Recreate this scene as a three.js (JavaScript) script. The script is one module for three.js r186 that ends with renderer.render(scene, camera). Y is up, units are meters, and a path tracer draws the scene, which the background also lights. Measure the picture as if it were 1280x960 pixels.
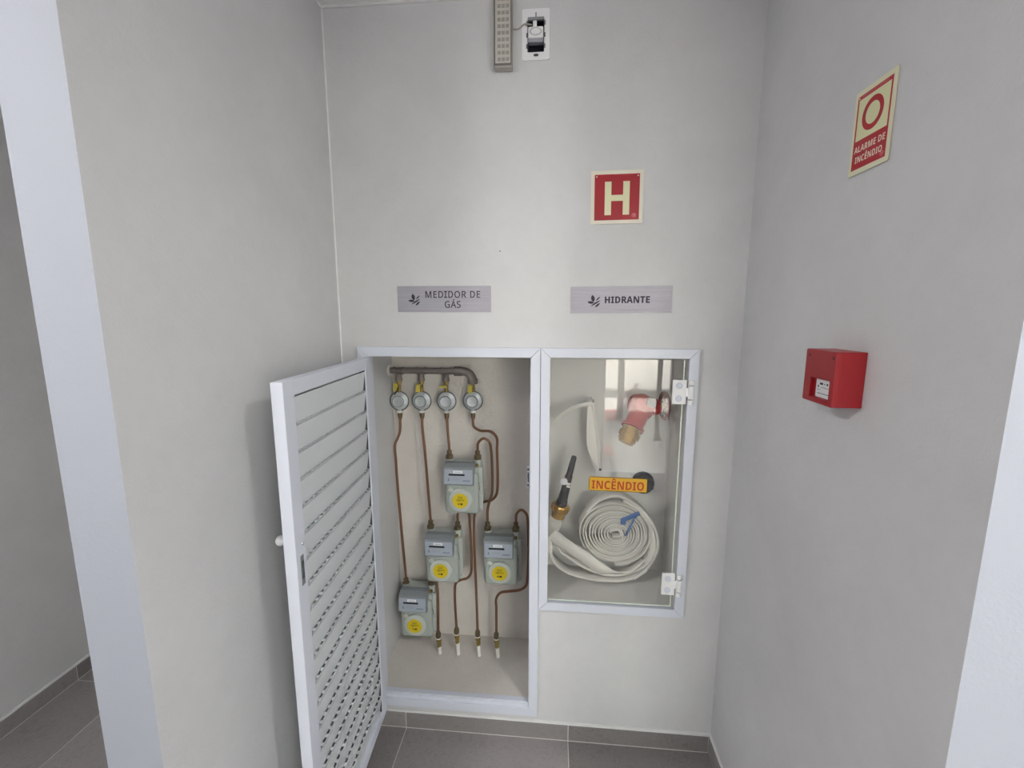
import * as THREE from 'three';
import { RoundedBoxGeometry } from 'three/addons/geometries/RoundedBoxGeometry.js';
import { mergeGeometries, toCreasedNormals } from 'three/addons/utils/BufferGeometryUtils.js';
import { RectAreaLightUniformsLib } from 'three/addons/lights/RectAreaLightUniformsLib.js';

// ------------------------------------------------------------------ camera, sky, sun, exposure
const scene = new THREE.Scene();
const camera = new THREE.PerspectiveCamera(80.87, 1280 / 960, 0.05, 200);
camera.rotation.order = 'YXZ';
camera.position.set(-0.5997, 1.6066, 1.5);
camera.rotation.set(-0.156, 0.0901, 0.0003);

scene.background = new THREE.Color(0.87, 0.93, 1.0);          // bright overcast-blue sky, the same in every direction
scene.backgroundIntensity = 3.1;

const sun = new THREE.DirectionalLight(0xfffbf6, 42);          // comes over the building's roof: lights only the yard outside
sun.name = 'sun';
sun.position.set(-3, 9, -4); sun.target.position.set(0, 0, 8);
sun.castShadow = true; sun.shadow.mapSize.set(2048, 2048);
Object.assign(sun.shadow.camera, { left: -16, right: 16, top: 16, bottom: -16, near: 0.5, far: 60 });
scene.add(sun, sun.target);

const LAMP_POWER = [84, 72];                                 // ceiling panels, right and left
const renderer = new THREE.WebGLRenderer({ antialias: true });
renderer.toneMapping = THREE.LinearToneMapping;
renderer.toneMappingExposure = 1.27;
renderer.shadowMap.enabled = true;
RectAreaLightUniformsLib.init();

// ------------------------------------------------------------------ helpers
let seed = 7;
const rnd = () => { seed = (seed * 1664525 + 1013904223) >>> 0; return seed / 4294967296; };
const used = {};
const numbered = (n) => { const k = (used[n] = (used[n] ?? -1) + 1); return k ? n + '_' + String(k).padStart(3, '0') : n; };
function mesh(name, geo, mat, parent) {
  const m = new THREE.Mesh(geo, mat);
  m.name = name; m.castShadow = m.receiveShadow = true;
  if (parent) parent.add(m);
  return m;
}
function tag(o, label, category, group) {
  o.userData.label = label; o.userData.category = category;
  if (group) o.userData.group = group;
  return o;
}
function thing(name, label, category, pos = [0, 0, 0], group) {
  const o = new THREE.Group(); o.name = numbered(name); o.position.set(...pos); scene.add(o);
  return tag(o, label, category, group);
}
function structure(name, geo, mat) { const m = mesh(name, geo, mat, scene); m.userData.kind = 'structure'; return m; }
const look = (o, label) => { o.userData.label = label; return o; };

// uv in metres from the facing of each triangle
function metric(g) {
  g = g.index ? g.toNonIndexed() : g;
  const p = g.attributes.position, uv = new Float32Array(p.count * 2), a = new THREE.Vector3(), b = new THREE.Vector3(), c = new THREE.Vector3();
  for (let i = 0; i < p.count; i += 3) {
    a.fromBufferAttribute(p, i); b.fromBufferAttribute(p, i + 1); c.fromBufferAttribute(p, i + 2);
    const n = b.clone().sub(a).cross(c.clone().sub(a)), ax = Math.abs(n.x), ay = Math.abs(n.y), az = Math.abs(n.z);
    [a, b, c].forEach((v, k) => {
      const [u, w] = ax >= ay && ax >= az ? [v.z, v.y] : ay >= az ? [v.x, v.z] : [v.x, v.y];
      uv[(i + k) * 2] = u; uv[(i + k) * 2 + 1] = w;
    });
  }
  g.setAttribute('uv', new THREE.BufferAttribute(uv, 2));
  return g;
}
// box from corner to corner
function span(x0, x1, y0, y1, z0, z1, r = 0) {
  const w = x1 - x0, h = y1 - y0, d = z1 - z0;
  const g = r ? new RoundedBoxGeometry(w, h, d, 2, r) : new THREE.BoxGeometry(w, h, d);
  return metric(g.translate((x0 + x1) / 2, (y0 + y1) / 2, (z0 + z1) / 2));
}
const box = (w, h, d, x = 0, y = 0, z = 0, r = 0) => span(x - w / 2, x + w / 2, y - h / 2, y + h / 2, z - d / 2, z + d / 2, r);
const plain = (g) => { g = g.index ? g.toNonIndexed() : g; for (const k of Object.keys(g.attributes)) if (!['position', 'normal', 'uv'].includes(k)) g.deleteAttribute(k); return g; };
const join = (...gs) => mergeGeometries(gs.flat().map(plain));
const V = (a) => new THREE.Vector3(...a);
function cyl(r0, r1, h, seg = 24, crease = 0.6) { return toCreasedNormals(new THREE.CylinderGeometry(r0, r1, h, seg), crease); }   // top radius, bottom radius
const hex = (r, h) => toCreasedNormals(new THREE.CylinderGeometry(r, r, h, 6), 0.3);
const lathe = (pts, seg = 40) => toCreasedNormals(new THREE.LatheGeometry(pts.map(([r, y]) => new THREE.Vector2(r, y)), seg), 0.6);
const toZ = (g) => g.rotateX(Math.PI / 2);                    // axis y -> axis z
function rod(a, b, r0, r1 = r0, seg = 20) {                   // r0 at a
  const A = V(a), B = V(b), d = B.clone().sub(A), g = cyl(r1, r0, d.length(), seg);
  g.applyQuaternion(new THREE.Quaternion().setFromUnitVectors(new THREE.Vector3(0, 1, 0), d.normalize()));
  return g.translate((A.x + B.x) / 2, (A.y + B.y) / 2, (A.z + B.z) / 2);
}
const curve = (pts) => new THREE.CatmullRomCurve3(pts.map(V), false, 'centripetal');
const tube = (pts, r, seg = 90) => new THREE.TubeGeometry(curve(pts), seg, r, 12, false);
function roundRect(w, h, r, x = 0, y = 0) {
  const s = new THREE.Shape(), a = x - w / 2, b = y - h / 2;
  s.moveTo(a + r, b); s.lineTo(a + w - r, b); s.quadraticCurveTo(a + w, b, a + w, b + r); s.lineTo(a + w, b + h - r);
  s.quadraticCurveTo(a + w, b + h, a + w - r, b + h); s.lineTo(a + r, b + h); s.quadraticCurveTo(a, b + h, a, b + h - r); s.lineTo(a, b + r); s.quadraticCurveTo(a, b, a + r, b);
  return s;
}
function plate(w, h, t, r = 0.002) {                          // thin plate facing +z, uv 0..1 over its face
  const g = new THREE.ExtrudeGeometry(roundRect(w, h, r), { depth: t, bevelEnabled: false, curveSegments: 4 });
  const p = g.attributes.position, uv = g.attributes.uv;
  for (let i = 0; i < p.count; i++) uv.setXY(i, p.getX(i) / w + 0.5, p.getY(i) / h + 0.5);
  return g;
}
// a flat ribbon swept along points; wide: direction of its width at each point
function ribbon(samples, wides, width, thick) {
  const sec = [[-0.5, -0.22], [-0.46, -0.5], [0.46, -0.5], [0.5, -0.22], [0.5, 0.22], [0.46, 0.5], [-0.46, 0.5], [-0.5, 0.22]], n = samples.length, pos = [], idx = [], uv = [];
  let run = 0;
  for (let i = 0; i < n; i++) {
    const t = samples[Math.min(i + 1, n - 1)].clone().sub(samples[Math.max(i - 1, 0)]).normalize();
    const w = wides(i / (n - 1), i), nn = t.clone().cross(w).normalize(), ww = nn.clone().cross(t).normalize();
    if (i) run += samples[i].distanceTo(samples[i - 1]);
    sec.forEach(([a, b], k) => {
      const q = samples[i].clone().addScaledVector(ww, a * width).addScaledVector(nn, b * thick);
      pos.push(q.x, q.y, q.z); uv.push(run, a * width + (b > 0 ? 0.1 : 0));
    });
  }
  for (let i = 0; i < n - 1; i++) for (let k = 0; k < 8; k++) {
    const a = i * 8 + k, b = i * 8 + (k + 1) % 8, c = a + 8, d = b + 8;
    idx.push(a, b, c, b, d, c);
  }
  for (const [o, f] of [[0, 1], [(n - 1) * 8, -1]]) for (let k = 1; k < 7; k++) f > 0 ? idx.push(o, o + k + 1, o + k) : idx.push(o, o + k, o + k + 1);
  const g = new THREE.BufferGeometry();
  g.setAttribute('position', new THREE.Float32BufferAttribute(pos, 3)); g.setAttribute('uv', new THREE.Float32BufferAttribute(uv, 2)); g.setIndex(idx);
  g.computeVertexNormals();
  return toCreasedNormals(g, 0.9);
}

// ------------------------------------------------------------------ textures
function lattice(n) { const a = new Float32Array(n * n); for (let i = 0; i < a.length; i++) a[i] = rnd(); return a; }
function noiseField(size, octaves) {                          // tileable value noise, [[cells, weight], ...]
  const out = new Float32Array(size * size); let total = 0;
  for (const [cells, weight] of octaves) {
    const L = lattice(cells); total += weight;
    for (let y = 0; y < size; y++) for (let x = 0; x < size; x++) {
      const fx = x / size * cells, fy = y / size * cells, ix = Math.floor(fx), iy = Math.floor(fy);
      let u = fx - ix, v = fy - iy; u = u * u * (3 - 2 * u); v = v * v * (3 - 2 * v);
      const at = (i, j) => L[(j % cells) * cells + (i % cells)];
      out[y * size + x] += weight * ((at(ix, iy) * (1 - u) + at(ix + 1, iy) * u) * (1 - v) + (at(ix, iy + 1) * (1 - u) + at(ix + 1, iy + 1) * u) * v);
    }
  }
  return out.map((x) => x / total);
}
function texture(size, f, srgb) {
  const d = new Uint8Array(size * size * 4);
  for (let i = 0; i < size * size; i++) { const c = f(i); for (let k = 0; k < 3; k++) d[i * 4 + k] = Math.max(0, Math.min(255, c[k])); d[i * 4 + 3] = 255; }
  const t = new THREE.DataTexture(d, size, size); t.wrapS = t.wrapT = THREE.RepeatWrapping; t.magFilter = THREE.LinearFilter;
  t.minFilter = THREE.LinearMipmapLinearFilter; t.generateMipmaps = true;
  if (srgb) t.colorSpace = THREE.SRGBColorSpace;
  t.needsUpdate = true; return t;
}
const scaled = (t, s, sy = s) => { const c = t.clone(); c.repeat.set(1 / s, 1 / sy); c.needsUpdate = true; return c; };
const plaster = noiseField(512, [[128, 1], [64, 0.8], [24, 0.5], [8, 0.3]]);
const plasterMap = texture(512, (i) => { const v = plaster[i] * 255; return [v, v, v]; });
const mottle = noiseField(256, [[4, 1], [9, 0.8], [20, 0.6], [64, 0.5]]);
const grit = noiseField(512, [[200, 1], [90, 0.8], [30, 0.5], [7, 0.6]]);
const gritMap = texture(512, (i) => { const v = grit[i] * 255; return [v, v, v]; });
const tileMaps = [0, 1, 2].map((k) => texture(512, (i) => { const j = (i * 1 + k * 70001) % (512 * 512), v = 255 - 34 * Math.abs(grit[j] - 0.5) * 2 - 16 * k; return [v, v * 0.992, v * 0.985]; }, true));
const tint = texture(256, (i) => { const v = 250 - 16 * mottle[i]; return [v, v, v]; }, true);
const streaks = (() => { const L = new Float32Array(256); for (let i = 0; i < 256; i++) L[i] = rnd(); return texture(256, (i) => { const y = i >> 8, v = 128 + 90 * (L[y] - 0.5) + 50 * (rnd() - 0.5); return [v, v, v]; }); })();
const weave = texture(128, (i) => { const x = i & 127, y = i >> 7, v = 128 + 80 * Math.sin(x / 128 * Math.PI * 2 * 16) * Math.sin(y / 128 * Math.PI * 2 * 16) + 40 * (rnd() - 0.5); return [v, v, v]; });
function drawn(w, h, draw) {
  const c = document.createElement('canvas'); c.width = w; c.height = h;
  draw(c.getContext('2d'), w, h);
  const t = new THREE.CanvasTexture(c); t.colorSpace = THREE.SRGBColorSpace; t.anisotropy = 8; return t;
}

// ------------------------------------------------------------------ materials
const std = (color, roughness = 0.6, more = {}) => new THREE.MeshStandardMaterial({ color, roughness, ...more });
const phys = (color, roughness, more = {}) => new THREE.MeshPhysicalMaterial({ color, roughness, ...more });
const M = {
  wall: std(0xdedee0, 0.82, { bumpMap: scaled(plasterMap, 0.35), bumpScale: 0.0006, map: scaled(tint, 1.3) }),
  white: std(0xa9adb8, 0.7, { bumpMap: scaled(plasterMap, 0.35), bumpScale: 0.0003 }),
  niche: std(0xe6e0da, 0.85, { bumpMap: scaled(plasterMap, 0.22), bumpScale: 0.0012, map: scaled(tint, 0.5) }),
  ceiling: std(0xeeeeee, 0.85),
  caulk: std(0xe3e3e3, 0.6),
  grout: std(0xd6d2cf, 0.9),
  tiles: tileMaps.map((t) => std(0x9b9798, 0.42, { map: scaled(t, 0.9), bumpMap: scaled(gritMap, 0.5), bumpScale: 0.0002 })),
  alu: std(0xd8dce8, 0.38),                                   // white powder-coated aluminium
  slat: std(0xd6dade, 0.45, { bumpMap: scaled(plasterMap, 0.25), bumpScale: 0.0004 }),
  liner: std(0xe0dfdb, 0.5),
  glass: phys(0xffffff, 0.0, { transmission: 1, thickness: 0, ior: 1.52 }),
  glassEdge: phys(0xdbe6de, 0.35),
  steel: std(0xb9b7bd, 0.34, { metalness: 0.9 }),
  chrome: std(0xc8ccd0, 0.25, { metalness: 0.9 }),
  zinc: std(0xc3c8cb, 0.42, { metalness: 0.35 }),
  galvanised: std(0x8c8480, 0.5, { metalness: 0.55, bumpMap: scaled(plasterMap, 0.05), bumpScale: 0.0004 }),
  copper: std(0x86604a, 0.5, { metalness: 0.7 }),
  brass: std(0xa08a50, 0.4, { metalness: 0.85 }),
  oldBrass: std(0x70624a, 0.5, { metalness: 0.6 }),
  goldBrass: std(0xbf9a58, 0.3, { metalness: 0.95 }),
  yellow: std(0xcdbd4e, 0.5),
  tape: std(0xf1efe8, 0.7),
  pvc: std(0xe9e7e0, 0.45),
  black: std(0x1c1c1e, 0.5),
  rubber: std(0x2a2a2e, 0.55),
  gasket: std(0x4a4e52, 0.8),
  dark: std(0x16181c, 0.5),
  red: std(0x9d1822, 0.38),
  redValve: std(0xa81612, 0.45),
  meter: std(0xb9bfba, 0.5),
  meterCase: std(0xaab1ac, 0.5),
  meterIndex: std(0x8d9498, 0.5),
  meterPlate: std(0xa7afbc, 0.45),
  lampGrey: std(0xa9a69f, 0.5),
  lens: std(0xc6c2ba, 0.35),
  led: std(0xa09c94, 0.3),
  plastic: std(0xf0f0f2, 0.4),
  hose: std(0xe6e3dc, 0.85, { bumpMap: scaled(weave, 0.02), bumpScale: 0.0003 }),
  blue: std(0x33609c, 0.5),
  yard: std(0xc4bbb6, 0.9, { map: scaled(tint, 2.0) }),
  facade: std(0xe8e4dd, 0.9),
  post: std(0x45423f, 0.5),
  hedge: std(0x4d6a32, 0.9),
  redPaint: std(0xb02a2a, 0.7),
};

// ------------------------------------------------------------------ the setting
const XL = -1.3286, ZL = 0.8267, ZR = 0.861, XH = -2.6788, YC = 2.5438, ZF = 2.47, XE = 2.2, ZB = -1.6;
const HB = 0.0694, PITCH = 0.6288, GX = -1.15, GZ = -0.0886;

{ // back wall of the alcove with the two openings let into it
  const s = new THREE.Shape();
  s.moveTo(XL, 0); s.lineTo(0, 0); s.lineTo(0, YC); s.lineTo(XL, YC); s.lineTo(XL, 0);
  const hole = (x0, x1, y0, y1) => { const h = new THREE.Path(); h.moveTo(x0, y0); h.lineTo(x0, y1); h.lineTo(x1, y1); h.lineTo(x1, y0); h.lineTo(x0, y0); s.holes.push(h); };
  hole(-1.272, -0.655, 0.148, 1.476);
  hole(-0.6245, -0.1395, 0.55, 1.478);
  hole(-0.6885, -0.6385, 2.384, 2.478);
  const w = structure('wall_back', metric(new THREE.ExtrudeGeometry(s, { depth: 0.33, bevelEnabled: false }).translate(0, 0, -0.33)), M.wall);
  mesh('niche_back', span(XL, 0, 0, YC, -0.42, -0.33), M.niche, w);
  mesh('niche_lining', join(span(-1.273, -0.654, 0.1479, 0.155, -0.3299, -0.001), span(-1.273, -1.2722, 0.155, 1.475, -0.3299, -0.001)), M.niche, w);
  mesh('nail_hole', toZ(cyl(0.0022, 0.0022, 0.002, 10)).translate(-0.7745, 1.805, 0), M.oldBrass, w);
}
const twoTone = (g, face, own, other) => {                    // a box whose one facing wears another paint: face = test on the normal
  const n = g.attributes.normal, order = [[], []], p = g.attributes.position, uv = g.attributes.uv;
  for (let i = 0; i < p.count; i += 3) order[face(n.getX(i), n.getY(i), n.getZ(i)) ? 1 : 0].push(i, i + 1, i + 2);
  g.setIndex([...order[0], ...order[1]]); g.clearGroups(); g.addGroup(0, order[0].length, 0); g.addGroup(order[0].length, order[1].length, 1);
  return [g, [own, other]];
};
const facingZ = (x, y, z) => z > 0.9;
structure('wall_left', ...twoTone(span(-1.4455, XL, 0, YC, ZB, ZL), facingZ, M.wall, M.white));
structure('wall_right', ...twoTone(span(0, XE, 0, YC, -0.42, ZR), facingZ, M.wall, M.white));
structure('wall_hall_left', span(XH - 0.12, XH, 0, YC, ZB - 0.12, ZF + 0.12), M.wall);
structure('wall_hall_back', span(XH, -1.4455, 0, YC, ZB - 0.12, ZB), M.wall);
structure('wall_east', span(XE, XE + 0.12, 0, YC, 0.3, ZF + 0.12), M.wall);
const DX0 = -0.19, DX1 = 0.62, DH = 2.12;                      // the glazed entrance behind the photographer
structure('wall_front', join(span(XH, DX0, 0, YC, ZF, ZF + 0.12), span(DX1, XE, 0, YC, ZF, ZF + 0.12), span(DX0, DX1, DH, YC, ZF, ZF + 0.12)), M.wall);
structure('ceiling', span(XH - 0.12, XE + 0.12, YC, YC + 0.14, ZB - 0.12, ZF + 0.12), M.ceiling);

{ // floor: grey porcelain tiles, each its own piece, over a bed of grout
  const f = new THREE.Group(); f.name = 'floor'; f.userData.kind = 'structure'; scene.add(f);
  mesh('grout_bed', span(XH - 0.12, XE + 0.12, -0.12, -0.0015, ZB - 0.12, ZF + 0.12), M.grout, f);
  for (let i = -3; i < 6; i++) for (let k = -3; k < 5; k++) {
    const x0 = Math.max(GX + i * PITCH, XH), x1 = Math.min(GX + (i + 1) * PITCH, XE), z0 = Math.max(GZ + k * PITCH, ZB), z1 = Math.min(GZ + (k + 1) * PITCH, ZF);
    if (x1 - x0 < 0.01 || z1 - z0 < 0.01) continue;
    if ((x0 >= 0 && z1 <= ZR) || (x0 >= XL && x1 <= 0 && z1 <= 0)) continue;          // under the solid walls
    const g = 0.0016;
    mesh('tile', span(x0 + g, x1 - g, -0.01, 0, z0 + g, z1 - g, 0.0012), M.tiles[Math.floor(rnd() * 3)], f);
  }
}
function skirting(name, along, a0, a1, plane, out, joints) {   // tile skirting: along 'x' or 'z', from a0 to a1, standing out of plane
  const o = new THREE.Group(); o.name = name; o.userData.kind = 'structure'; scene.add(o);
  const p0 = Math.min(plane, plane + out), p1 = Math.max(plane, plane + out), g = 0.0016, cuts = [a0, ...joints.filter((j) => j > a0 + 0.02 && j < a1 - 0.02), a1];
  const put = (s0, s1, y0, y1, q0, q1, r) => along === 'x' ? span(s0, s1, y0, y1, q0, q1, r) : span(q0, q1, y0, y1, s0, s1, r);
  const thin = out * 0.85, t0 = Math.min(plane, plane + thin), t1 = Math.max(plane, plane + thin);
  mesh('grout_bed', put(a0, a1, 0, HB - 0.002, t0, t1), M.grout, o);
  mesh('caulk_bead', put(a0, a1, HB - 0.002, HB + 0.009, t0, t1, 0.0015), M.caulk, o);
  for (let i = 0; i + 1 < cuts.length; i++) mesh('tile', put(cuts[i] + g, cuts[i + 1] - g, 0.0045, HB, p0, p1, 0.001), M.tiles[i % 3], o);
}
const jx = [], jz = [];
for (let i = -4; i < 7; i++) { jx.push(GX + i * PITCH); jz.push(GZ + i * PITCH); }
skirting('baseboard_back', 'x', XL + 0.008, -0.008, 0, 0.008, jx);
skirting('baseboard_right', 'z', 0, ZR, 0, -0.008, jz);
skirting('baseboard_left', 'z', 0, ZL, XL, 0.008, jz);
skirting('baseboard_hall', 'z', ZB, ZF, XH, 0.008, jz);
// thin beads of filler where the ceiling and the corner meet
structure('trim_1', join(rod([XL, YC - 0.002, 0.003], [0, YC - 0.002, 0.003], 0.005), rod([XL + 0.002, YC - 0.002, 0], [XL + 0.002, YC - 0.002, ZL], 0.005)), M.caulk);
structure('trim_2', rod([XL + 0.001, HB, 0.001], [XL + 0.001, YC, 0.001], 0.003), M.ceiling);

{ // glazed aluminium entrance door
  const d = new THREE.Group(); d.name = 'door_1'; d.userData.kind = 'structure'; d.position.set(0, 0, 0); scene.add(d);
  const z0 = ZF + 0.03, z1 = ZF + 0.075, st = 0.057;
  for (const [a, b] of [[DX0, DX0 + st], [DX1 - st, DX1]]) mesh('stile', span(a, b, 0, DH, z0, z1, 0.003), M.alu, d);
  mesh('bottom_rail', span(DX0 + st, DX1 - st, 0, 0.185, z0 + 0.003, z1 - 0.003, 0.003), M.alu, d);
  mesh('top_rail', span(DX0 + st, DX1 - st, DH - 0.06, DH, z0 + 0.003, z1 - 0.003, 0.003), M.alu, d);
  const clear = phys(0xf6faf8, 0, { transmission: 1, thickness: 0, ior: 1.5 });
  for (const [a, b] of [[DX0 + st, DX1 - st]]) mesh('pane', span(a, b, 0.185, DH - 0.06, ZF + 0.05, ZF + 0.056), clear, d).castShadow = false;
}

// ------------------------------------------------------------------ yard outside the entrance (seen mirrored in the hydrant glass)
structure('yard_ground', span(-16, 18, -0.2, -0.06, ZF + 0.12, 24), M.yard);
structure('building_facade', span(-16, 18, -0.06, 4.5, 15.5, 16), M.facade);
structure('yard_kerb', span(-16, 18, -0.06, 0.08, 7.5, 7.8), M.post);
for (const [x, z, r, label] of [[0.80, 4.5, 0.032, 'slim dark steel post near the entrance, mirrored in the cabinet glass'], [0.47, 5.6, 0.05, 'stout grey steel post further out in the yard, mirrored in the cabinet glass']]) {
  const p = thing('steel_post', label, 'post', [x, -0.06, z]);
  mesh('shaft', rod([0, 0, 0], [0, 2.9, 0], r), M.post, p);
  mesh('base_plate', box(0.14, 0.012, 0.14, 0, 0.006, 0, 0.003), M.post, p);
}
for (const [x0, x1, z0, z1] of [[-1.2, 0.5, 5.5, 6.35], [-1.2, 0.16, 3.75, 4.15]]) structure('yard_marking', span(x0, x1, -0.06, -0.057, z0, z1), M.redPaint);   // red painted floor markings

// ------------------------------------------------------------------ ceiling panels: the two lamps whose shadows cross the alcove
for (const [x, z, power, label] of [[0.62, 1.85, LAMP_POWER[0], 'square white ceiling panel lamp to the right behind the photographer'], [-1.86, 1.8, LAMP_POWER[1], 'square white ceiling panel lamp to the left over the hall']]) {
  const l = thing('ceiling_lamp', label, 'lamp', [x, YC, z]);
  mesh('frame', join(box(0.3, 0.012, 0.02, 0, -0.006, 0.14), box(0.3, 0.012, 0.02, 0, -0.006, -0.14), box(0.02, 0.012, 0.26, 0.14, -0.006, 0), box(0.02, 0.012, 0.26, -0.14, -0.006, 0)), M.alu, l);
  mesh('diffuser', box(0.262, 0.05, 0.262, 0, -0.03, 0, 0.01), std(0xffffff, 0.6, { emissive: 0xfffaf4, emissiveIntensity: 1.2 }), l).castShadow = false;
  const face = new THREE.RectAreaLight(0xfffcf8, power, 0.26, 0.26);      // the diffuser's face
  face.name = 'panel_light'; face.position.set(0, -0.058, 0); face.rotation.x = -Math.PI / 2;
  const rim = new THREE.PointLight(0xfffcf8, power * 0.009);              // what leaves through its sides
  rim.name = 'rim_light'; rim.position.set(0, -0.038, 0); rim.castShadow = true; rim.shadow.radius = 1.5;
  l.add(face, rim);
}

// ------------------------------------------------------------------ gas meter cabinet: frame and louvred door
const GX0 = -1.2655, GX1 = -0.6392, GY0 = 0.1065, GY1 = 1.4932, FT = 0.0325, FZ = 0.018;
function mitred(w, t, depth, z0) {                            // a frame bar of length w along x, its lower edge shorter by t at both ends, face at z0 + depth
  const s = new THREE.Shape(); s.moveTo(-w / 2, t); s.lineTo(w / 2, t); s.lineTo(w / 2 - t, 0); s.lineTo(-w / 2 + t, 0); s.lineTo(-w / 2, t);
  return new THREE.ExtrudeGeometry(s, { depth: depth - 0.0015, bevelEnabled: true, bevelSize: 0.0009, bevelOffset: -0.0012, bevelThickness: 0.0015, bevelSegments: 2 }).translate(0, 0, z0);
}
function frame(o, x0, x1, y0, y1, t, depth, names = 'frame_rail') {
  const w = x1 - x0, h = y1 - y0, cx = (x0 + x1) / 2, cy = (y0 + y1) / 2;
  mesh(names, mitred(w, t, depth, 0).translate(cx, y1 - t, 0), M.alu, o);
  mesh(names, mitred(w, t, depth, 0).rotateZ(Math.PI).translate(cx, y0 + t, 0), M.alu, o);
  mesh(names, mitred(h, t, depth, 0).rotateZ(Math.PI / 2).translate(x0 + t, cy, 0), M.alu, o);
  mesh(names, mitred(h, t, depth, 0).rotateZ(-Math.PI / 2).translate(x1 - t, cy, 0), M.alu, o);
}
const gas = thing('gas_meter_cabinet', 'tall white aluminium framed wall niche with its louvred door swung open', 'cabinet', [0, 0, 0]);
frame(gas, GX0, GX1, GY0, GY1, FT, FZ);
{ // rebate behind the face of the frame, and the sill
  const a = GX0 + FT + 0.002, b = GX1 - FT - 0.002;
  look(mesh('door_stop', join(span(a + 0.008, b - 0.008, 1.468, 1.4755, -0.03, 0.002), span(-1.271, a, 0.158, 1.474, -0.03, -0.0005), span(b, b + 0.008, 0.15, 1.474, -0.03, 0.004)), M.alu, gas), 'inner lip of the frame');
  mesh('sill', join(span(a - 0.001, b + 0.001, GY0 + FT - 0.002, 0.1555, -0.006, 0.012, 0.001), span(a - 0.001, b + 0.001, 0.149, 0.1585, -0.014, 0.008, 0.001)), M.alu, gas);
  mesh('strike_lug', span(b - 0.0095, b + 0.001, 0.998, 1.080, -0.008, -0.001, 0.001), M.alu, gas);
  const s = mesh('strike_plate', span(b - 0.0085, b - 0.0005, 1.002, 1.076, -0.0012, 0.0006, 0.0004), M.chrome, gas);
  mesh('latch_hole', span(b - 0.0065, b - 0.0028, 1.026, 1.058, 0.0002, 0.0011), M.dark, s);
  for (const y of [1.012, 1.069]) mesh('screw', toZ(cyl(0.003, 0.003, 0.0016, 12)).translate(b - 0.0045, y, 0.0008), M.dark, s);
}
const door = new THREE.Group(); door.name = 'louvred_door'; gas.add(door);
look(door, 'white louvred door standing open at a right angle');
door.position.set(-1.204, 0, 0.0545); door.rotation.y = -(Math.PI / 2 - 0.0585);
{ // local x runs from hinge to free edge; the inner face is z = 0 and looks to -z
  const W = 0.546, Y0 = 0.1255, Y1 = 1.4605, T = 0.028, SW = 0.045, RH = 0.036, N = 19;
  mesh('stile', span(0, SW, Y0, Y1, 0, T, 0.0018), M.alu, door);
  mesh('stile', span(W - SW, W, Y0, Y1, 0, T, 0.0018), M.alu, door);
  mesh('rail', span(SW, W - SW, Y1 - RH, Y1, 0.0003, T - 0.0003, 0.0018), M.alu, door);
  mesh('rail', span(SW, W - SW, Y0, Y0 + RH, 0.0003, T - 0.0003, 0.0018), M.alu, door);
  const gap = (Y1 - Y0 - 2 * RH) / N, len = W - 2 * SW - 0.002, zin = 0.0035, zout = 0.0125;
  // one slat: a sloping blade and, at its foot, a ledge pierced with a row of slots
  const blade = () => {
    const dy = gap - 0.003, dz = zout - zin, L = Math.hypot(dy, dz), g = box(len, L, 0.0014);
    return g.rotateX(-Math.atan2(dz, dy)).translate(0, -dy / 2, (zin + zout) / 2);
  };
  const s = new THREE.Shape(), ld = zout - zin + 0.001; s.moveTo(-len / 2, 0); s.lineTo(len / 2, 0); s.lineTo(len / 2, ld); s.lineTo(-len / 2, ld); s.lineTo(-len / 2, 0);
  for (let i = 0; i < 19; i++) {
    const x = -len / 2 + 0.012 + i * (len - 0.024) / 18, h = new THREE.Path(), a = 0.0070, b = 0.0057;
    h.moveTo(x - a, b - 0.0035); h.lineTo(x - a, b + 0.0035); h.lineTo(x + a, b + 0.0035); h.lineTo(x + a, b - 0.0035); h.lineTo(x - a, b - 0.0035); s.holes.push(h);
  }
  const ledge = metric(new THREE.ExtrudeGeometry(s, { depth: 0.0014, bevelEnabled: false })).rotateX(Math.PI / 2).translate(0, -gap + 0.0035, zin);
  const slat = join(blade(), ledge, span(-len / 2, len / 2, -gap - 0.002, -0.001, 0.0225, 0.0237));
  look(mesh('gasket', span(SW + 0.0002, SW + 0.0024, Y0 + RH, Y1 - RH, 0.0045, 0.022), M.gasket, door), 'dark rubber gasket');
  for (let k = 0; k < N; k++) mesh('slat', slat, M.slat, door).position.set(W / 2, Y1 - RH - k * gap - 0.0045, 0);
  const knob = mesh('knob', lathe([[0, 0.034], [0.007, 0.033], [0.0115, 0.028], [0.012, 0.022], [0.0095, 0.016], [0.006, 0.011], [0.0055, 0.004], [0.008, 0]], 24).rotateX(Math.PI / 2), M.plastic, door);
  knob.position.set(W - 0.032, 1.082, T);
  look(knob, 'small round white knob');
  mesh('knob_screw', toZ(lathe([[0, -0.0018], [0.003, -0.0015], [0.004, 0]], 16).scale(1, 1, 1)).translate(W - 0.032, 1.076, 0), M.chrome, door);
  const lk = mesh('lock_plate', span(W - 0.03, W - 0.016, 0.978, 1.052, -0.0014, 0.001, 0.0005), M.chrome, door);
  look(lk, 'slim metal lock plate');
  mesh('lock_slot', span(W - 0.0275, W - 0.0185, 0.995, 1.036, -0.0022, -0.0008), std(0x4a4f52, 0.5), door);
  for (const y of [0.3, 1.28]) mesh('hinge', rod([-0.004, y - 0.03, T * 0.8], [-0.004, y + 0.03, T * 0.8], 0.005), M.alu, door);
}

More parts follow.
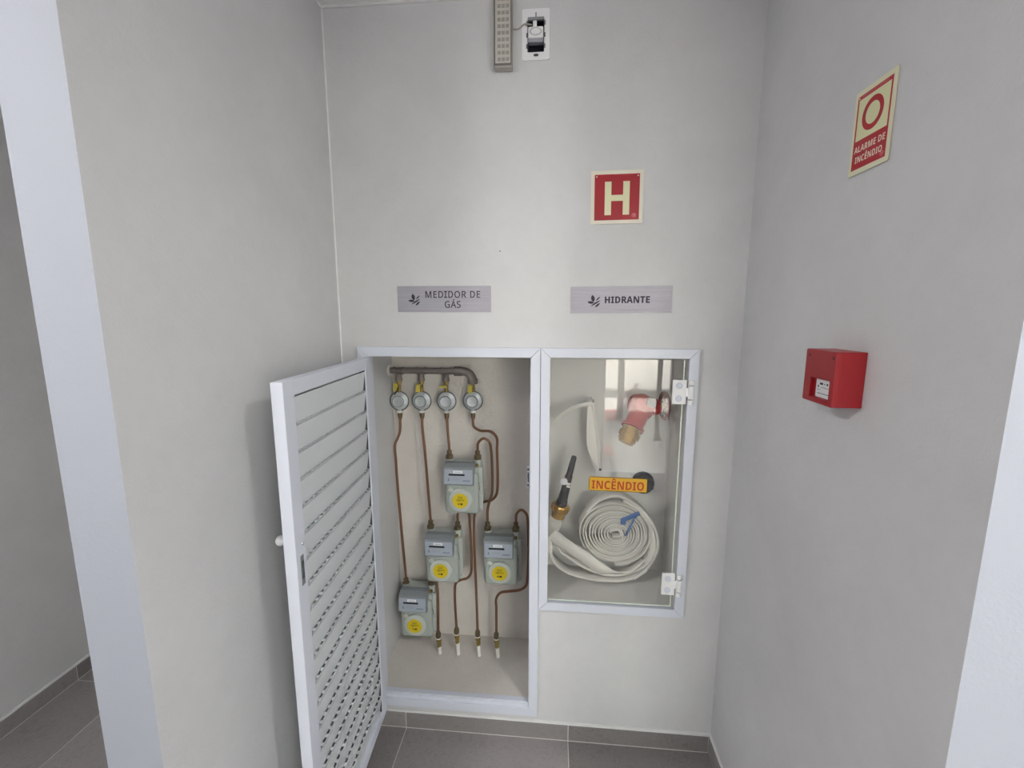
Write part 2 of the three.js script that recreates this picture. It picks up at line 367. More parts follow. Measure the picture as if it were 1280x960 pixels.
// ------------------------------------------------------------------ hydrant cabinet: frame, lining and glass door
const hyd = thing('hydrant_cabinet', 'white framed fire hydrant cabinet with a clear glass door set in the wall', 'cabinet', [0, 0, 0]);
frame(hyd, -0.6379, -0.1310, 0.5486, 1.4932, 0.0315, FZ);
{
  const a = -0.6240, b = -0.1400, y0 = 0.5505, y1 = 1.4775, zb = -0.245;
  const L = (n, g) => mesh(n, g, M.liner, hyd);
  look(L('back_panel', span(a, b, y0, y1, zb - 0.003, zb)), 'painted back of the cabinet');
  L('side_panel', span(a, a + 0.004, y0, y1, zb, -0.001)); L('side_panel', span(b - 0.004, b, y0, y1, zb, -0.001));
  L('top_panel', span(a + 0.004, b - 0.004, y1 - 0.004, y1, zb, -0.001)); L('bottom_panel', span(a + 0.004, b - 0.004, y0, 0.572, zb, -0.001));
}
const gdoor = new THREE.Group(); gdoor.name = 'glass_door'; gdoor.position.set(-0.16, 0, 0); hyd.add(gdoor);
look(gdoor, 'frameless clear glass door on two white hinges');
{
  const [g, mats] = twoTone(span(-0.443, -0.0145, 0.588, 1.4575, 0.004, 0.012), (x, y, z) => Math.abs(z) < 0.5, M.glass, M.glassEdge);
  mesh('glass_pane', g, mats, gdoor).castShadow = false;
  mesh('edge_seal', join(span(-0.0185, -0.0145, 0.588, 1.4575, 0.0121, 0.0145, 0.001), span(-0.443, -0.0185, 0.588, 0.592, 0.0121, 0.0145, 0.001)), M.glassEdge, gdoor);
  for (const y of [1.354, 0.677]) {
    const leaf = box(0.044, 0.080, 0.008, -0.029, y, 0.0165, 0.0015), knuckle = [[-0.040, -0.025], [-0.021, 0.021], [0.025, 0.040]].map(([p, q]) => rod([0.006, y + p, 0.0225], [0.006, y + q, 0.0225], 0.0092));
    const wing = box(0.016, 0.030, 0.006, -0.004, y, 0.0195, 0.0015);
    const screws = [-0.021, 0.021].map((q) => lathe([[0.0105, 0], [0.0105, 0.002], [0.0095, 0.0026], [0.008, 0.001], [0, 0.001]], 24).rotateX(Math.PI / 2).translate(-0.031, y + q, 0.0205));
    mesh('hinge', join(leaf, knuckle, wing), M.plastic, gdoor);
    for (const g of screws) mesh('hinge_screw', g, M.alu, gdoor);
  }
  const sign = mesh('fire_plate', plate(0.196, 0.050, 0.0018, 0.007), [std(0xffffff, 0.4, { map: drawn(1024, 260, (c, w, h) => {
    c.fillStyle = '#d8a41e'; c.fillRect(0, 0, w, h); c.strokeStyle = '#4a3a10'; c.lineWidth = 10; c.strokeRect(5, 5, w - 10, h - 10);
    c.fillStyle = '#b2360e'; c.textAlign = 'center'; c.textBaseline = 'alphabetic'; c.save(); c.translate(w / 2, 222); c.scale(0.93, 1); c.font = 'bold 212px sans-serif'; c.fillText('INCÊNDIO', 0, 0, 1000); c.restore();
  }) }), std(0xb98a1a, 0.5)], gdoor);
  sign.position.set(-0.2125, 1.031, 0.0125); sign.rotation.z = -0.012;
  look(sign, 'yellow plate lettered INCÊNDIO in red');
}

// ------------------------------------------------------------------ gas pipework inside the niche
const PZ = -0.285;
const manifold = thing('manifold_pipe', 'grey galvanised supply pipe with tees along the top of the gas niche', 'pipe', [0, 0, 0]);
{
  const y = 1.374, r = 0.0128, xs = [-1.228, -1.134, -1.031];
  const bend = new THREE.TubeGeometry(new THREE.CatmullRomCurve3([V([-1.262, y, PZ]), V([-1.1, y, PZ]), V([-0.99, y, PZ])]), 40, r, 20);
  mesh('pipe', bend, M.galvanised, manifold);
  for (const x of xs) mesh('tee', join(rod([x, y - 0.012, PZ], [x, 1.345, PZ], 0.0125), rod([x, 1.345, PZ], [x, 1.332, PZ], 0.0142), rod([x - 0.021, y, PZ], [x - 0.016, y, PZ], 0.0150), rod([x + 0.016, y, PZ], [x + 0.021, y, PZ], 0.0150)), M.galvanised, manifold);
  const el = new THREE.TubeGeometry(new THREE.QuadraticBezierCurve3(V([-0.972, y, PZ]), V([-0.921, y + 0.002, PZ]), V([-0.9207, y - 0.046, PZ])), 24, 0.0172, 20);
  mesh('elbow', join(el, rod([-0.995, y, PZ], [-0.968, y, PZ], 0.0197), rod([-0.9207, y - 0.03, PZ], [-0.9207, y - 0.05, PZ], 0.0197)), M.galvanised, manifold);
  look(mesh('plaster_patch', new THREE.SphereGeometry(0.022, 16, 10).scale(0.25, 1.1, 1).translate(-1.268, y, PZ), M.niche, manifold), 'rough plaster round the pipe');
}
// regulators: [x, y, where]
const REG = [[-1.2279, 1.248, 'first round gas regulator from the left, nearest the open louvred door'], [-1.1342, 1.250, 'second round gas regulator from the left, over the long straight copper pipe'],
  [-1.0301, 1.251, 'third round gas regulator from the left, over the short copper pipe to the topmost meter'], [-0.9207, 1.254, 'fourth round gas regulator, the rightmost, under the pipe elbow']];
REG.forEach(([x, y, label], i) => {
  const t = thing('gas_regulator', label, 'regulator', [x, y, PZ], 'regulators under the manifold');
  const R = 0.0400;
  mesh('body', toZ(lathe([[0, -0.02], [0.024, -0.018], [R - 0.003, -0.004], [R, 0], [R, 0.003], [R - 0.0035, 0.0045], [R - 0.004, 0.0075], [0.026, 0.017], [0.0215, 0.019]], 48)), M.zinc, t);
  mesh('flange_ring', toZ(new THREE.TorusGeometry(R - 0.0005, 0.0022, 8, 48).rotateX(Math.PI / 2)).translate(0, 0, 0.004), std(0x6b7073, 0.45, { metalness: 0.6 }), t);
  const cap = mesh('cap', toZ(lathe([[0.0222, 0.018], [0.0222, 0.025], [0.0210, 0.027], [0.018, 0.0262], [0.0175, 0.0245], [0, 0.0245]], 40)), M.zinc, t);
  mesh('cap_ring', new THREE.TorusGeometry(0.0226, 0.0016, 8, 40).translate(0, 0, 0.021), std(0x5a5f62, 0.5, { metalness: 0.6 }), cap);
  mesh('cap_screw', toZ(hex(0.0062, 0.004)).translate(0, 0, 0.026), M.zinc, cap);
  mesh('outlet', join(rod([0, -R + 0.003, 0], [0, -R - 0.006, 0], 0.010)), M.zinc, t);
  mesh('seal_tape', rod([0, -R - 0.003, 0.004], [0, -R - 0.0095, 0.004], 0.0108), M.tape, t);
  const top = 1.334 - y;                                      // small brass ball valve between tee and regulator
  mesh('ball_valve', join(hex(0.0105, 0.013).translate(0, top - 0.007, 0), rod([0, top - 0.012, 0], [0, R - 0.004, 0], 0.0078), toZ(cyl(0.007, 0.007, 0.022, 16)).translate(0, top - 0.022, 0.008)), M.brass, t);
  const lever = i === 2 ? box(0.030, 0.009, 0.003, -0.010, top - 0.021, 0.02, 0.001) : join(box(0.017, 0.030, 0.003, -0.009, top - 0.030 + (i === 0 ? 0.004 : 0), 0.021, 0.0012), box(0.010, 0.012, 0.003, -0.004, top - 0.018, 0.019, 0.001));
  look(mesh('lever', lever, M.yellow, t), 'yellow valve lever');
  if (i === 0) look(mesh('tag_string', tube([[0.004, top - 0.026, 0.022], [-0.002, top - 0.043, 0.03], [-0.010, top - 0.056, 0.031]], 0.0022, 20), M.black, t), 'short black tie');
});

const nutDown = (x, y, z, r = 0.0095) => join(hex(r, 0.012).translate(x, y - 0.006, z), lathe([[r * 0.92, 0], [r * 0.95, -0.004], [r * 0.62, -0.017], [r * 0.5, -0.017]], 20).translate(x, y - 0.011, z));
const nutUp = (x, y, z) => join(hex(0.0158, 0.016).translate(x, y + 0.008, z), lathe([[0.0135, 0.016], [0.0105, 0.020], [0.0085, 0.022]], 20).translate(x, y, z), hex(0.0108, 0.015).translate(x, y + 0.0275, z), lathe([[0.0075, 0], [0.0062, 0.005], [0.005, 0.006]], 16).translate(x, y + 0.034, z));
const PR = 0.0054;
// [label, points, nut at the start, nut at the end, valve at the end]
const fed = (i) => [REG[i][0], REG[i][1] - 0.0490, PZ + 0.003];
const PIPES = [
  ['bent copper pipe along the niche left side down to the lowest meter', [fed(0), [-1.2279, 1.16, -0.279], [-1.2285, 1.12, -0.272], [-1.239, 1.089, -0.268], [-1.249, 1.066, -0.266], [-1.247, 0.99, -0.263], [-1.243, 0.895, -0.26], [-1.231, 0.654, -0.257], [-1.2205, 0.474, -0.255]], 'down', 'up'],
  ['long straight copper pipe from the second regulator to the left middle meter', [fed(1), [-1.1325, 1.14, -0.275], [-1.124, 1.055, -0.268], [-1.104, 0.745, -0.255]], 'down', 'up'],
  ['short straight copper pipe above the topmost meter', [fed(2), [-1.027, 1.15, -0.274], [-1.0165, 1.055, -0.255]], 'down', 'up'],
  ['copper pipe from the rightmost regulator stepping right, then curving behind the topmost meter', [fed(3), [-0.9195, 1.172, -0.272], [-0.916, 1.151, -0.268], [-0.89, 1.135, -0.262], [-0.844, 1.133, -0.255], [-0.82, 1.111, -0.25], [-0.818, 1.06, -0.246], [-0.819, 0.885, -0.255], [-0.829, 0.851, -0.272], [-0.852, 0.822, -0.295], [-0.882, 0.805, -0.317], [-0.912, 0.788, -0.319], [-0.9225, 0.752, -0.305], [-0.9215, 0.715, -0.275], [-0.916, 0.622, -0.245], [-0.908, 0.442, -0.23], [-0.902, 0.262, -0.216]], 'down', 'valve'],
  ['hooped copper pipe leaving the topmost meter and dropping to the right meter', [[-0.899, 1.056, -0.255], [-0.896, 1.085, -0.253], [-0.873, 1.105, -0.252], [-0.852, 1.093, -0.253], [-0.844, 1.06, -0.256], [-0.840, 0.895, -0.257], [-0.843, 0.862, -0.2565], [-0.854, 0.828, -0.256], [-0.8605, 0.795, -0.255], [-0.8605, 0.748, -0.255]], 'up', 'up'],
  ['copper pipe behind the topmost meter, stepping left down to the second floor valve', [[-0.988, 0.744, -0.255], [-0.987, 0.777, -0.26], [-0.965, 0.797, -0.266], [-0.944, 0.778, -0.268], [-0.937, 0.72, -0.262], [-0.928, 0.575, -0.244], [-0.931, 0.519, -0.238], [-0.947, 0.497, -0.235], [-0.975, 0.489, -0.232], [-0.995, 0.474, -0.229], [-0.999, 0.436, -0.225], [-0.993, 0.267, -0.216]], 'up', 'valve'],
  ['hooped copper pipe along the right jamb of the niche to the rightmost floor valve', [[-0.742, 0.751, -0.255], [-0.739, 0.786, -0.252], [-0.72, 0.806, -0.249], [-0.699, 0.792, -0.246], [-0.691, 0.749, -0.243], [-0.691, 0.515, -0.24], [-0.698, 0.474, -0.238], [-0.722, 0.456, -0.236], [-0.768, 0.448, -0.233], [-0.805, 0.44, -0.231], [-0.822, 0.415, -0.228], [-0.822, 0.373, -0.225], [-0.8215, 0.257, -0.216]], 'up', 'valve'],
  ['copper pipe beside the lowest meter going down to the leftmost floor valve', [[-1.107, 0.488, -0.255], [-1.1065, 0.492, -0.259], [-1.098, 0.494, -0.268], [-1.089, 0.482, -0.263], [-1.080, 0.445, -0.245], [-1.075, 0.41, -0.232], [-1.0725, 0.244, -0.214]], 'up', 'valve'],
];
PIPES.forEach(([label, pts, start, end]) => {
  const t = thing('copper_pipe', label, 'pipe', [0, 0, 0], 'copper gas pipes in the niche');
  mesh('tube', tube(pts, PR, 160), M.copper, t);
  const s = pts[0], e = pts[pts.length - 1];
  if (start === 'down') mesh('nut', nutDown(s[0], s[1], s[2], 0.0105), M.oldBrass, t); else mesh('nut', nutUp(s[0], s[1] - 0.04, s[2]), M.oldBrass, t);
  if (end === 'up') mesh('nut', nutUp(e[0], e[1] - 0.04, e[2]), M.oldBrass, t);
});
// floor valves: pipe ends in a brass valve on a white stub
[[3, 0.0, 'third brass floor valve from the left, on a white stub'], [5, 0.0, 'second brass floor valve from the left, on a white stub'], [6, 0.0, 'rightmost brass floor valve on a white stub, by the shaded corner'], [7, 0.0, 'leftmost brass floor valve on a white stub, beside the lowest meter']].forEach(([p, , label]) => {
  const e = PIPES[p][1][PIPES[p][1].length - 1], t = thing('floor_valve', label, 'valve', [e[0], 0.155, e[2]], 'valves where the pipes enter the niche floor');
  const top = e[1] - 0.155, lean = 0.006;
  mesh('nut', join(lathe([[0.0055, top + 0.012], [0.008, top + 0.008], [0.0095, top]], 20), hex(0.0118, 0.018).translate(0, top - 0.008, 0)), M.oldBrass, t);
  mesh('seal_tape', cyl(0.0122, 0.0122, 0.004, 20).translate(0, top - 0.0195, 0), M.tape, t);
  mesh('body', join(hex(0.012, 0.014).translate(lean * 0.3, top - 0.029, 0), cyl(0.0098, 0.0088, 0.026, 20).translate(lean * 0.5, top - 0.048, 0.001)), M.brass, t);
  look(mesh('stub', rod([lean * 0.6, top - 0.058, 0.001], [lean * 1.3, 0.0, 0.008], 0.0082), M.pvc, t), 'white plastic stub');
});

// ------------------------------------------------------------------ gas meters
const stickerMap = drawn(256, 64, (c, w, h) => { c.fillStyle = '#eef0f2'; c.fillRect(0, 0, w, h); c.fillStyle = '#8a8f96'; for (let i = 0; i < 9; i++) c.fillRect(40 + i * 20, 24 + (i % 3) * 2, 13, 18); });
const plateMap = drawn(512, 240, (c, w, h) => {
  c.fillStyle = '#a8b0bd'; c.fillRect(0, 0, w, h); c.fillStyle = '#5a626e';
  c.fillRect(72, 148, 10, 34); c.fillRect(60, 176, 34, 10); c.fillRect(64, 150, 26, 6);
  c.fillStyle = '#8d95a4'; for (let r = 0; r < 3; r++) for (let i = 0; i < 8; i++) c.fillRect(140 + i * 19, 144 + r * 16, 13, 5);
  c.fillStyle = '#6c7890'; for (let i = 0; i < 9; i++) c.fillRect(338 + i * 15, 172, 11, 22);
});
const dialMap = drawn(256, 256, (c, w, h) => {
  c.fillStyle = '#d9c01c'; c.fillRect(0, 0, w, h); c.fillStyle = '#7d6a12';
  for (let r = 0; r < 3; r++) for (let i = 0; i < 7; i++) c.fillRect(86 + i * 12, 52 + r * 15, 9, 9);
  c.fillStyle = '#3a3208'; c.fillRect(58, 108, 140, 9); c.fillRect(78, 124, 50, 5);
  c.fillStyle = '#8c7513'; for (let i = 0; i < 10; i++) c.fillRect(60 + i * 14, 140, 9, 5);
  c.fillStyle = '#4c4210'; c.fillRect(88, 172, 24, 22); c.fillRect(126, 168, 42, 30);
});
function uvDisc(g, r) { const p = g.attributes.position, uv = g.attributes.uv; for (let i = 0; i < p.count; i++) uv.setXY(i, p.getX(i) / (2 * r) + 0.5, p.getY(i) / (2 * r) + 0.5); return g; }
const boltGeo = toZ(hex(0.004, 0.006));
function makeMeter(label, pos) {                              // base: bottom centre at the back; front looks to +z
  const t = thing('gas_meter', label, 'gas meter', pos, 'gas meters in the niche');
  mesh('case', join(box(0.146, 0.195, 0.07, 0.003, 0.1085, 0.043, 0.022), cyl(0.0165, 0.018, 0.03, 24).translate(-0.0575, 0.203, 0.06), cyl(0.0165, 0.018, 0.03, 24).translate(0.0575, 0.203, 0.06)), M.meter, t);
  mesh('flange', box(0.157, 0.186, 0.011, 0.004, 0.100, 0.083, 0.005), M.meter, t);
  mesh('front_case', join(box(0.138, 0.172, 0.036, 0.001, 0.090, 0.104, 0.016), box(0.03, 0.1, 0.05, 0.052, 0.148, 0.08, 0.010)), M.meterCase, t);
  for (const [x, y] of [[0.074, 0.02], [0.074, 0.07], [0.074, 0.12], [-0.066, 0.015], [-0.066, 0.08], [0.02, 0.012], [0.05, 0.012]]) mesh('bolt', boltGeo, M.zinc, t).position.set(x, y + 0.004, 0.0905);
  const s = new THREE.Shape();                                // side view of the index housing: z to the right
  s.moveTo(0.085, 0.136); s.lineTo(0.085, 0.213); s.lineTo(0.11, 0.214); s.lineTo(0.133, 0.205); s.lineTo(0.137, 0.2); s.lineTo(0.141, 0.14); s.lineTo(0.137, 0.136); s.lineTo(0.085, 0.136);
  const ih = mesh('index_housing', metric(new THREE.ExtrudeGeometry(s, { depth: 0.116, bevelEnabled: true, bevelSize: 0.002, bevelThickness: 0.002, bevelSegments: 2 }).rotateY(-Math.PI / 2)).translate(0.052, 0, 0), M.meterIndex, t);
  const face = (n, g, m, x, y, z) => { const o = mesh(n, g, m, ih); o.position.set(x, y, z); o.rotation.x = -0.065; return o; };
  face('index_plate', plate(0.112, 0.058, 0.0012, 0.003), [std(0xffffff, 0.45, { map: plateMap }), M.meterPlate], -0.006, 0.1695, 0.1408);
  face('counter_window', box(0.064, 0.0072, 0.002, 0, 0, 0, 0.0006), M.dark, -0.013, 0.178, 0.1416);
  face('sticker', plate(0.037, 0.0105, 0.0006, 0.0006), [std(0xffffff, 0.5, { map: stickerMap }), M.tape], -0.008, 0.1895, 0.1408);
  const dx = -0.002, dy = 0.0665, R = 0.0480;
  const disc = mesh('cover_disc', join(toZ(lathe([[0, 0.012], [R - 0.010, 0.012], [R - 0.008, 0.0105], [R - 0.003, 0.0105], [R, 0.007], [R, 0]], 48)).translate(dx, dy, 0.121), box(0.028, 0.016, 0.008, 0, 0, 0, 0.003).rotateZ(-0.7).translate(dx - 0.037, dy + 0.039, 0.125)), std(0xc3c8c2, 0.45), t);
  const label_ = mesh('yellow_label', uvDisc(toZ(new THREE.CylinderGeometry(0.0315, 0.0315, 0.001, 40)), 0.0315).translate(dx, dy, 0.1335), [M.yellow, std(0xffffff, 0.5, { map: dialMap }), M.yellow], disc);
  look(label_, 'round yellow printed label');
  mesh('test_plug', toZ(hex(0.0068, 0.012)).translate(0.0595, 0.200, 0.086), M.brass, t);
  const seal = mesh('seal', join(box(0.007, 0.024, 0.006, 0.068, 0.112, 0.1, 0.002), tube([[0.062, 0.15, 0.106], [0.070, 0.135, 0.108], [0.068, 0.12, 0.104]], 0.0012, 16), tube([[0.068, 0.1, 0.102], [0.062, 0.085, 0.108], [0.066, 0.07, 0.104]], 0.0012, 16)), std(0x5f675c, 0.5), t);
  look(seal, 'dark lead seal on a wire');
  return t;
}
const meter0 = makeMeter('topmost gas meter, under the third regulator', [-0.9575, 0.798, -0.3155]);
for (const [label, x, y] of [['left middle gas meter with a yellow round label, above and right of the lowest one', -1.0455, 0.489], ['right middle gas meter with a yellow round label, nearest the hydrant cabinet', -0.8005, 0.492], ['lowest gas meter, in the left bottom corner of the niche', -1.1635, 0.230]]) {
  const m = meter0.clone(); m.name = numbered('gas_meter'); m.position.set(x, y, -0.3155); m.userData = { ...meter0.userData, label }; scene.add(m);
}

// ------------------------------------------------------------------ inside the hydrant cabinet
{ // rolled fire hose
  const t = thing('fire_hose', 'pale canvas fire hose rolled in a flat coil with loose outer loops', 'hose', [0, 0, 0]);
  const cx = -0.352, cy = 0.783, z = -0.145, W = 0.058, Z = new THREE.Vector3(0, 0, 1), turns = 10.7, r0 = 0.021, r1 = 0.134, pts = [];
  for (let i = 0; i <= 900; i++) {
    const f = i / 900, a = Math.PI * 0.9 - f * turns * Math.PI * 2, r = r0 + (r1 - r0) * f, wob = 1 + 0.07 * f * Math.cos(a - 2.9) + 0.012 * Math.sin(a * 0.37) + 0.01 * Math.sin(a * 2.1 + f * 9);
    pts.push(new THREE.Vector3(cx + r * wob * Math.cos(a), cy + r * 0.93 * wob * Math.sin(a), z + 0.004 * Math.sin(f * 40)));
  }
  mesh('coil', ribbon(pts, () => Z, W, 0.0054), M.hose, t);
  mesh('core_fold', ribbon(curve([[cx - 0.012, cy + 0.012, z], [cx + 0.004, cy + 0.017, z], [cx + 0.016, cy + 0.009, z], [cx + 0.018, cy - 0.004, z], [cx + 0.005, cy - 0.009, z], [cx - 0.012, cy - 0.008, z]]).getPoints(40), () => Z, W, 0.005), M.hose, t);
  const loop = (name, p, w = W, th = 0.0085, n = 140, wide = () => Z) => mesh(name, ribbon(curve(p).getPoints(n), wide, w, th), M.hose, t);
  loop('outer_loop', [[-0.462, 0.868, z], [-0.415, 0.915, z], [-0.352, 0.934, z], [-0.288, 0.903, z], [-0.225, 0.838, z], [-0.196, 0.760, z], [-0.208, 0.690, z], [-0.245, 0.634, z], [-0.305, 0.599, z], [-0.380, 0.589, z], [-0.462, 0.596, z], [-0.535, 0.618, z], [-0.582, 0.654, z], [-0.600, 0.705, z], [-0.596, 0.748, z]]);
  loop('outer_loop', [[-0.585, 0.746, z], [-0.563, 0.706, z], [-0.505, 0.660, z], [-0.43, 0.624, z], [-0.365, 0.612, z], [-0.29, 0.627, z], [-0.243, 0.662, z], [-0.222, 0.722, z], [-0.232, 0.8, z], [-0.268, 0.868, z], [-0.33, 0.917, z]], W, 0.0085, 140, (f) => new THREE.Vector3(0.75 * Math.max(0, Math.sin((f - 0.55) / 0.45 * Math.PI)), 0.1, 1));
  // the stretch that turns its flat side to the front
  const flat = curve([[-0.597, 0.785, -0.102], [-0.540, 0.742, -0.100], [-0.470, 0.698, -0.100], [-0.405, 0.650, -0.102], [-0.365, 0.632, -0.112], [-0.30, 0.640, -0.125], [-0.25, 0.676, -0.138]]).getPoints(80);
  mesh('flat_band', ribbon(flat, (f) => { const k = Math.max(0, Math.min(1, (f - 0.5) / 0.4)), a = 0.25 + 1.2 * k; return new THREE.Vector3(0.55 * Math.cos(a), 0.83 * Math.cos(a), Math.sin(a)); }, 0.052, 0.007), M.hose, t);
  const neck = curve([[-0.602, 0.70, -0.14], [-0.606, 0.76, -0.13], [-0.590, 0.805, -0.118], [-0.572, 0.845, -0.11]]).getPoints(40);
  mesh('neck', ribbon(neck, (f) => new THREE.Vector3(0.6 * f, 0, 1 - 0.7 * f), 0.055, 0.02), M.hose, t);
  // blue paint mark over the edges of the coil
  look(mesh('blue_tie', join(ribbon([[-0.318, 0.781, -0.114], [-0.306, 0.81, -0.1135], [-0.292, 0.842, -0.113], [-0.279, 0.868, -0.113]].map(V), () => new THREE.Vector3(1, -0.4, 0), 0.007, 0.003), ribbon([[-0.335, 0.842, -0.1135], [-0.31, 0.853, -0.113], [-0.283, 0.868, -0.113], [-0.27, 0.874, -0.113]].map(V), () => new THREE.Vector3(-0.3, 1, 0), 0.017, 0.003), box(0.02, 0.02, 0.003, -0.328, 0.836, -0.1132, 0.001)), M.blue, t), 'blue paint mark across the coil edges');
  look(mesh('end_clamp', (() => { const g = []; for (let k = 0; k < 4; k++) g.push(box(0.008, 0.02, 0.06, 0, 0, 0, 0.002).rotateZ(-0.75).translate(-0.272 + k * 0.011, 0.611 + k * 0.009, z)); return join(g); })(), M.hose, t), 'stitched wire binding');
}
{ // nozzle with its coupling
  const t = thing('hose_nozzle', 'black tapered hose nozzle on a brass coupling, leaning in the left of the hydrant cabinet', 'nozzle', [-0.572, 0.846, -0.11]);
  t.rotation.z = -0.235; t.rotation.x = -0.02;
  look(mesh('coupling', lathe([[0.024, 0], [0.0255, 0.002], [0.0255, 0.018], [0.028, 0.021], [0.028, 0.026], [0.0325, 0.028], [0.0335, 0.03], [0.0335, 0.049], [0.032, 0.052], [0.024, 0.053], [0, 0.053]], 48), M.goldBrass, t), 'polished brass coupling');
  const lugs = []; for (let k = 0; k < 8; k++) lugs.push(box(0.006, 0.018, 0.005, 0.0335, 0.04, 0, 0.001).rotateY(k * Math.PI / 4));
  mesh('coupling_lugs', join(lugs), M.goldBrass, t);
  mesh('barrel', lathe([[0, 0.05], [0.021, 0.052], [0.021, 0.07], [0.0185, 0.074], [0.017, 0.1], [0.0155, 0.135], [0.0135, 0.155], [0.0135, 0.168], [0.0118, 0.172], [0.0098, 0.24], [0.0085, 0.246], [0.006, 0.246], [0.006, 0.23], [0, 0.23]], 36), M.rubber, t);
  mesh('clip', join(cyl(0.016, 0.016, 0.008, 28).translate(0, 0.142, 0), box(0.014, 0.008, 0.004, 0.006, 0.133, 0.016, 0.001)), M.tape, t);
  look(mesh('round_tag', toZ(cyl(0.0132, 0.0132, 0.007, 28)).translate(-0.015, 0.150, 0.021), M.plastic, t), 'white round tag');
}
{ // angle valve: red body, hand wheel to the right, brass outlet pointing down left
  const t = thing('hydrant_valve', 'red hydrant angle valve with a hand wheel and a brass outlet behind the glass', 'valve', [-0.272, 1.264, -0.165]);
  mesh('body', join(new THREE.SphereGeometry(0.05, 36, 24), rod([0, 0, -0.02], [0, 0, -0.0795], 0.036), rod([0.02, 0.0, 0], [0.068, 0.004, 0.004], 0.034, 0.026), rod([-0.01, -0.02, 0.02], [-0.034, -0.062, 0.045], 0.036, 0.034)), M.redValve, t);
  mesh('bonnet_nut', hex(0.03, 0.016).rotateZ(Math.PI / 2).translate(0.052, 0.003, 0.003), M.redValve, t);
  mesh('rim', rod([-0.034, -0.062, 0.045], [-0.038, -0.069, 0.049], 0.041), M.redValve, t);
  look(mesh('outlet', (() => { const a = [-0.038, -0.069, 0.049], d = V([-0.42, -0.80, 0.35]).normalize(), P = (s) => V(a).addScaledVector(d, s).toArray(); return join(rod(P(0), P(0.018), 0.034), rod(P(0.018), P(0.034), 0.038), rod(P(0.034), P(0.05), 0.032), rod(P(0.05), P(0.058), 0.027)); })(), M.goldBrass, t), 'brass outlet coupling');
  mesh('stem', rod([0.06, 0.004, 0.004], [0.088, 0.010, 0.011], 0.008), M.brass, t);
  const wheel = new THREE.Group(); wheel.name = 'hand_wheel'; wheel.position.set(0.080, 0.010, 0.012); wheel.rotation.y = Math.PI / 2 + 0.1; t.add(wheel);
  const wm = std(0x6e2416, 0.5);
  mesh('rim', new THREE.TorusGeometry(0.047, 0.0065, 12, 48), wm, wheel);
  for (let k = 0; k < 5; k++) { const a = k * Math.PI * 0.4 + 0.3; mesh('spoke', rod([0, 0, 0], [0.046 * Math.cos(a), 0.046 * Math.sin(a), 0], 0.0045), wm, wheel); }
  mesh('hub', toZ(hex(0.011, 0.018)), M.brass, wheel);
  look(mesh('plug', toZ(lathe([[0, 0.006], [0.017, 0.006], [0.019, 0.004], [0.019, 0]], 30)).translate(0.028, 0.026, 0.04), std(0x3a3a36, 0.4), t), 'dark round plug');
}
{ // black coupling cap hung on the back panel
  const t = thing('coupling_cap', 'black round coupling cap behind the right end of the INCÊNDIO plate', 'cap', [-0.238, 0.948, -0.245]);
  mesh('disc', toZ(lathe([[0.041, 0], [0.043, 0.008], [0.041, 0.026], [0.036, 0.034], [0, 0.036]], 48)), M.rubber, t);
  mesh('grip', box(0.03, 0.036, 0.022, 0.018, 0.004, 0.044, 0.005), M.black, t);
}
{ // pale strip of canvas draped from the left side over the back
  const t = thing('canvas_strap', 'pale canvas strap draped in an arc in the upper left of the hydrant cabinet', 'strap', [0, 0, 0]);
  const arc = curve([[-0.6190, 1.118, -0.15], [-0.607, 1.172, -0.15], [-0.565, 1.228, -0.15], [-0.51, 1.264, -0.15], [-0.452, 1.277, -0.15]]).getPoints(60);
  mesh('arched_length', ribbon(arc, () => new THREE.Vector3(0, 0.35, 1), 0.026, 0.012), M.hose, t);
  const p = (x, y, zz) => [x, y, zz], g = new THREE.BufferGeometry();
  const s = new THREE.Shape(); s.moveTo(0, 0); s.quadraticCurveTo(0.022, -0.12, 0.036, -0.252); s.lineTo(0.033, -0.256); s.quadraticCurveTo(-0.012, -0.2, -0.016, -0.15); s.quadraticCurveTo(-0.018, -0.06, -0.014, -0.012); s.lineTo(0, 0);
  mesh('hanging_flap', metric(new THREE.ExtrudeGeometry(s, { depth: 0.003, bevelEnabled: true, bevelSize: 0.002, bevelThickness: 0.002, bevelSegments: 2 })).translate(-0.451, 1.281, -0.152), M.hose, t);
  mesh('rolled_hem', tube([[-0.451, 1.282, -0.146], [-0.437, 1.20, -0.146], [-0.424, 1.11, -0.146], [-0.416, 1.032, -0.146]], 0.0055, 40), M.hose, t);
  look(mesh('tip', new THREE.SphereGeometry(0.005, 12, 8).translate(-0.4155, 1.026, -0.146), M.black, t), 'dark tip');
  mesh('hook', join(rod([-0.449, 1.283, -0.2445], [-0.449, 1.283, -0.142], 0.003), rod([-0.449, 1.283, -0.142], [-0.449, 1.294, -0.142], 0.003)), M.chrome, t);
}

// ------------------------------------------------------------------ signs and fittings on the walls
const leaf = (c, x, y, s) => {                                // sprig emblem
  c.save(); c.translate(x, y); c.scale(s, s);
  const blade = (ax, ay, bx, by, w) => { const mx = (ax + bx) / 2, my = (ay + by) / 2, dx = -(by - ay), dy = bx - ax, l = Math.hypot(dx, dy); c.beginPath(); c.moveTo(ax, ay); c.quadraticCurveTo(mx + dx / l * w, my + dy / l * w, bx, by); c.quadraticCurveTo(mx - dx / l * w, my - dy / l * w, ax, ay); c.fill(); };
  blade(-4, 10, -14, -38, 25); blade(0, 15, -46, 10, 18); blade(10, 2, 40, -26, 9); blade(-24, 38, 42, -2, 11); blade(6, 46, 40, 16, 13);
  c.restore();
};
const serifI = (c, x, y, h, w) => { c.fillRect(x - w / 2, y - h, w, h * 0.14); c.fillRect(x - w / 2, y - h * 0.14, w, h * 0.14); };
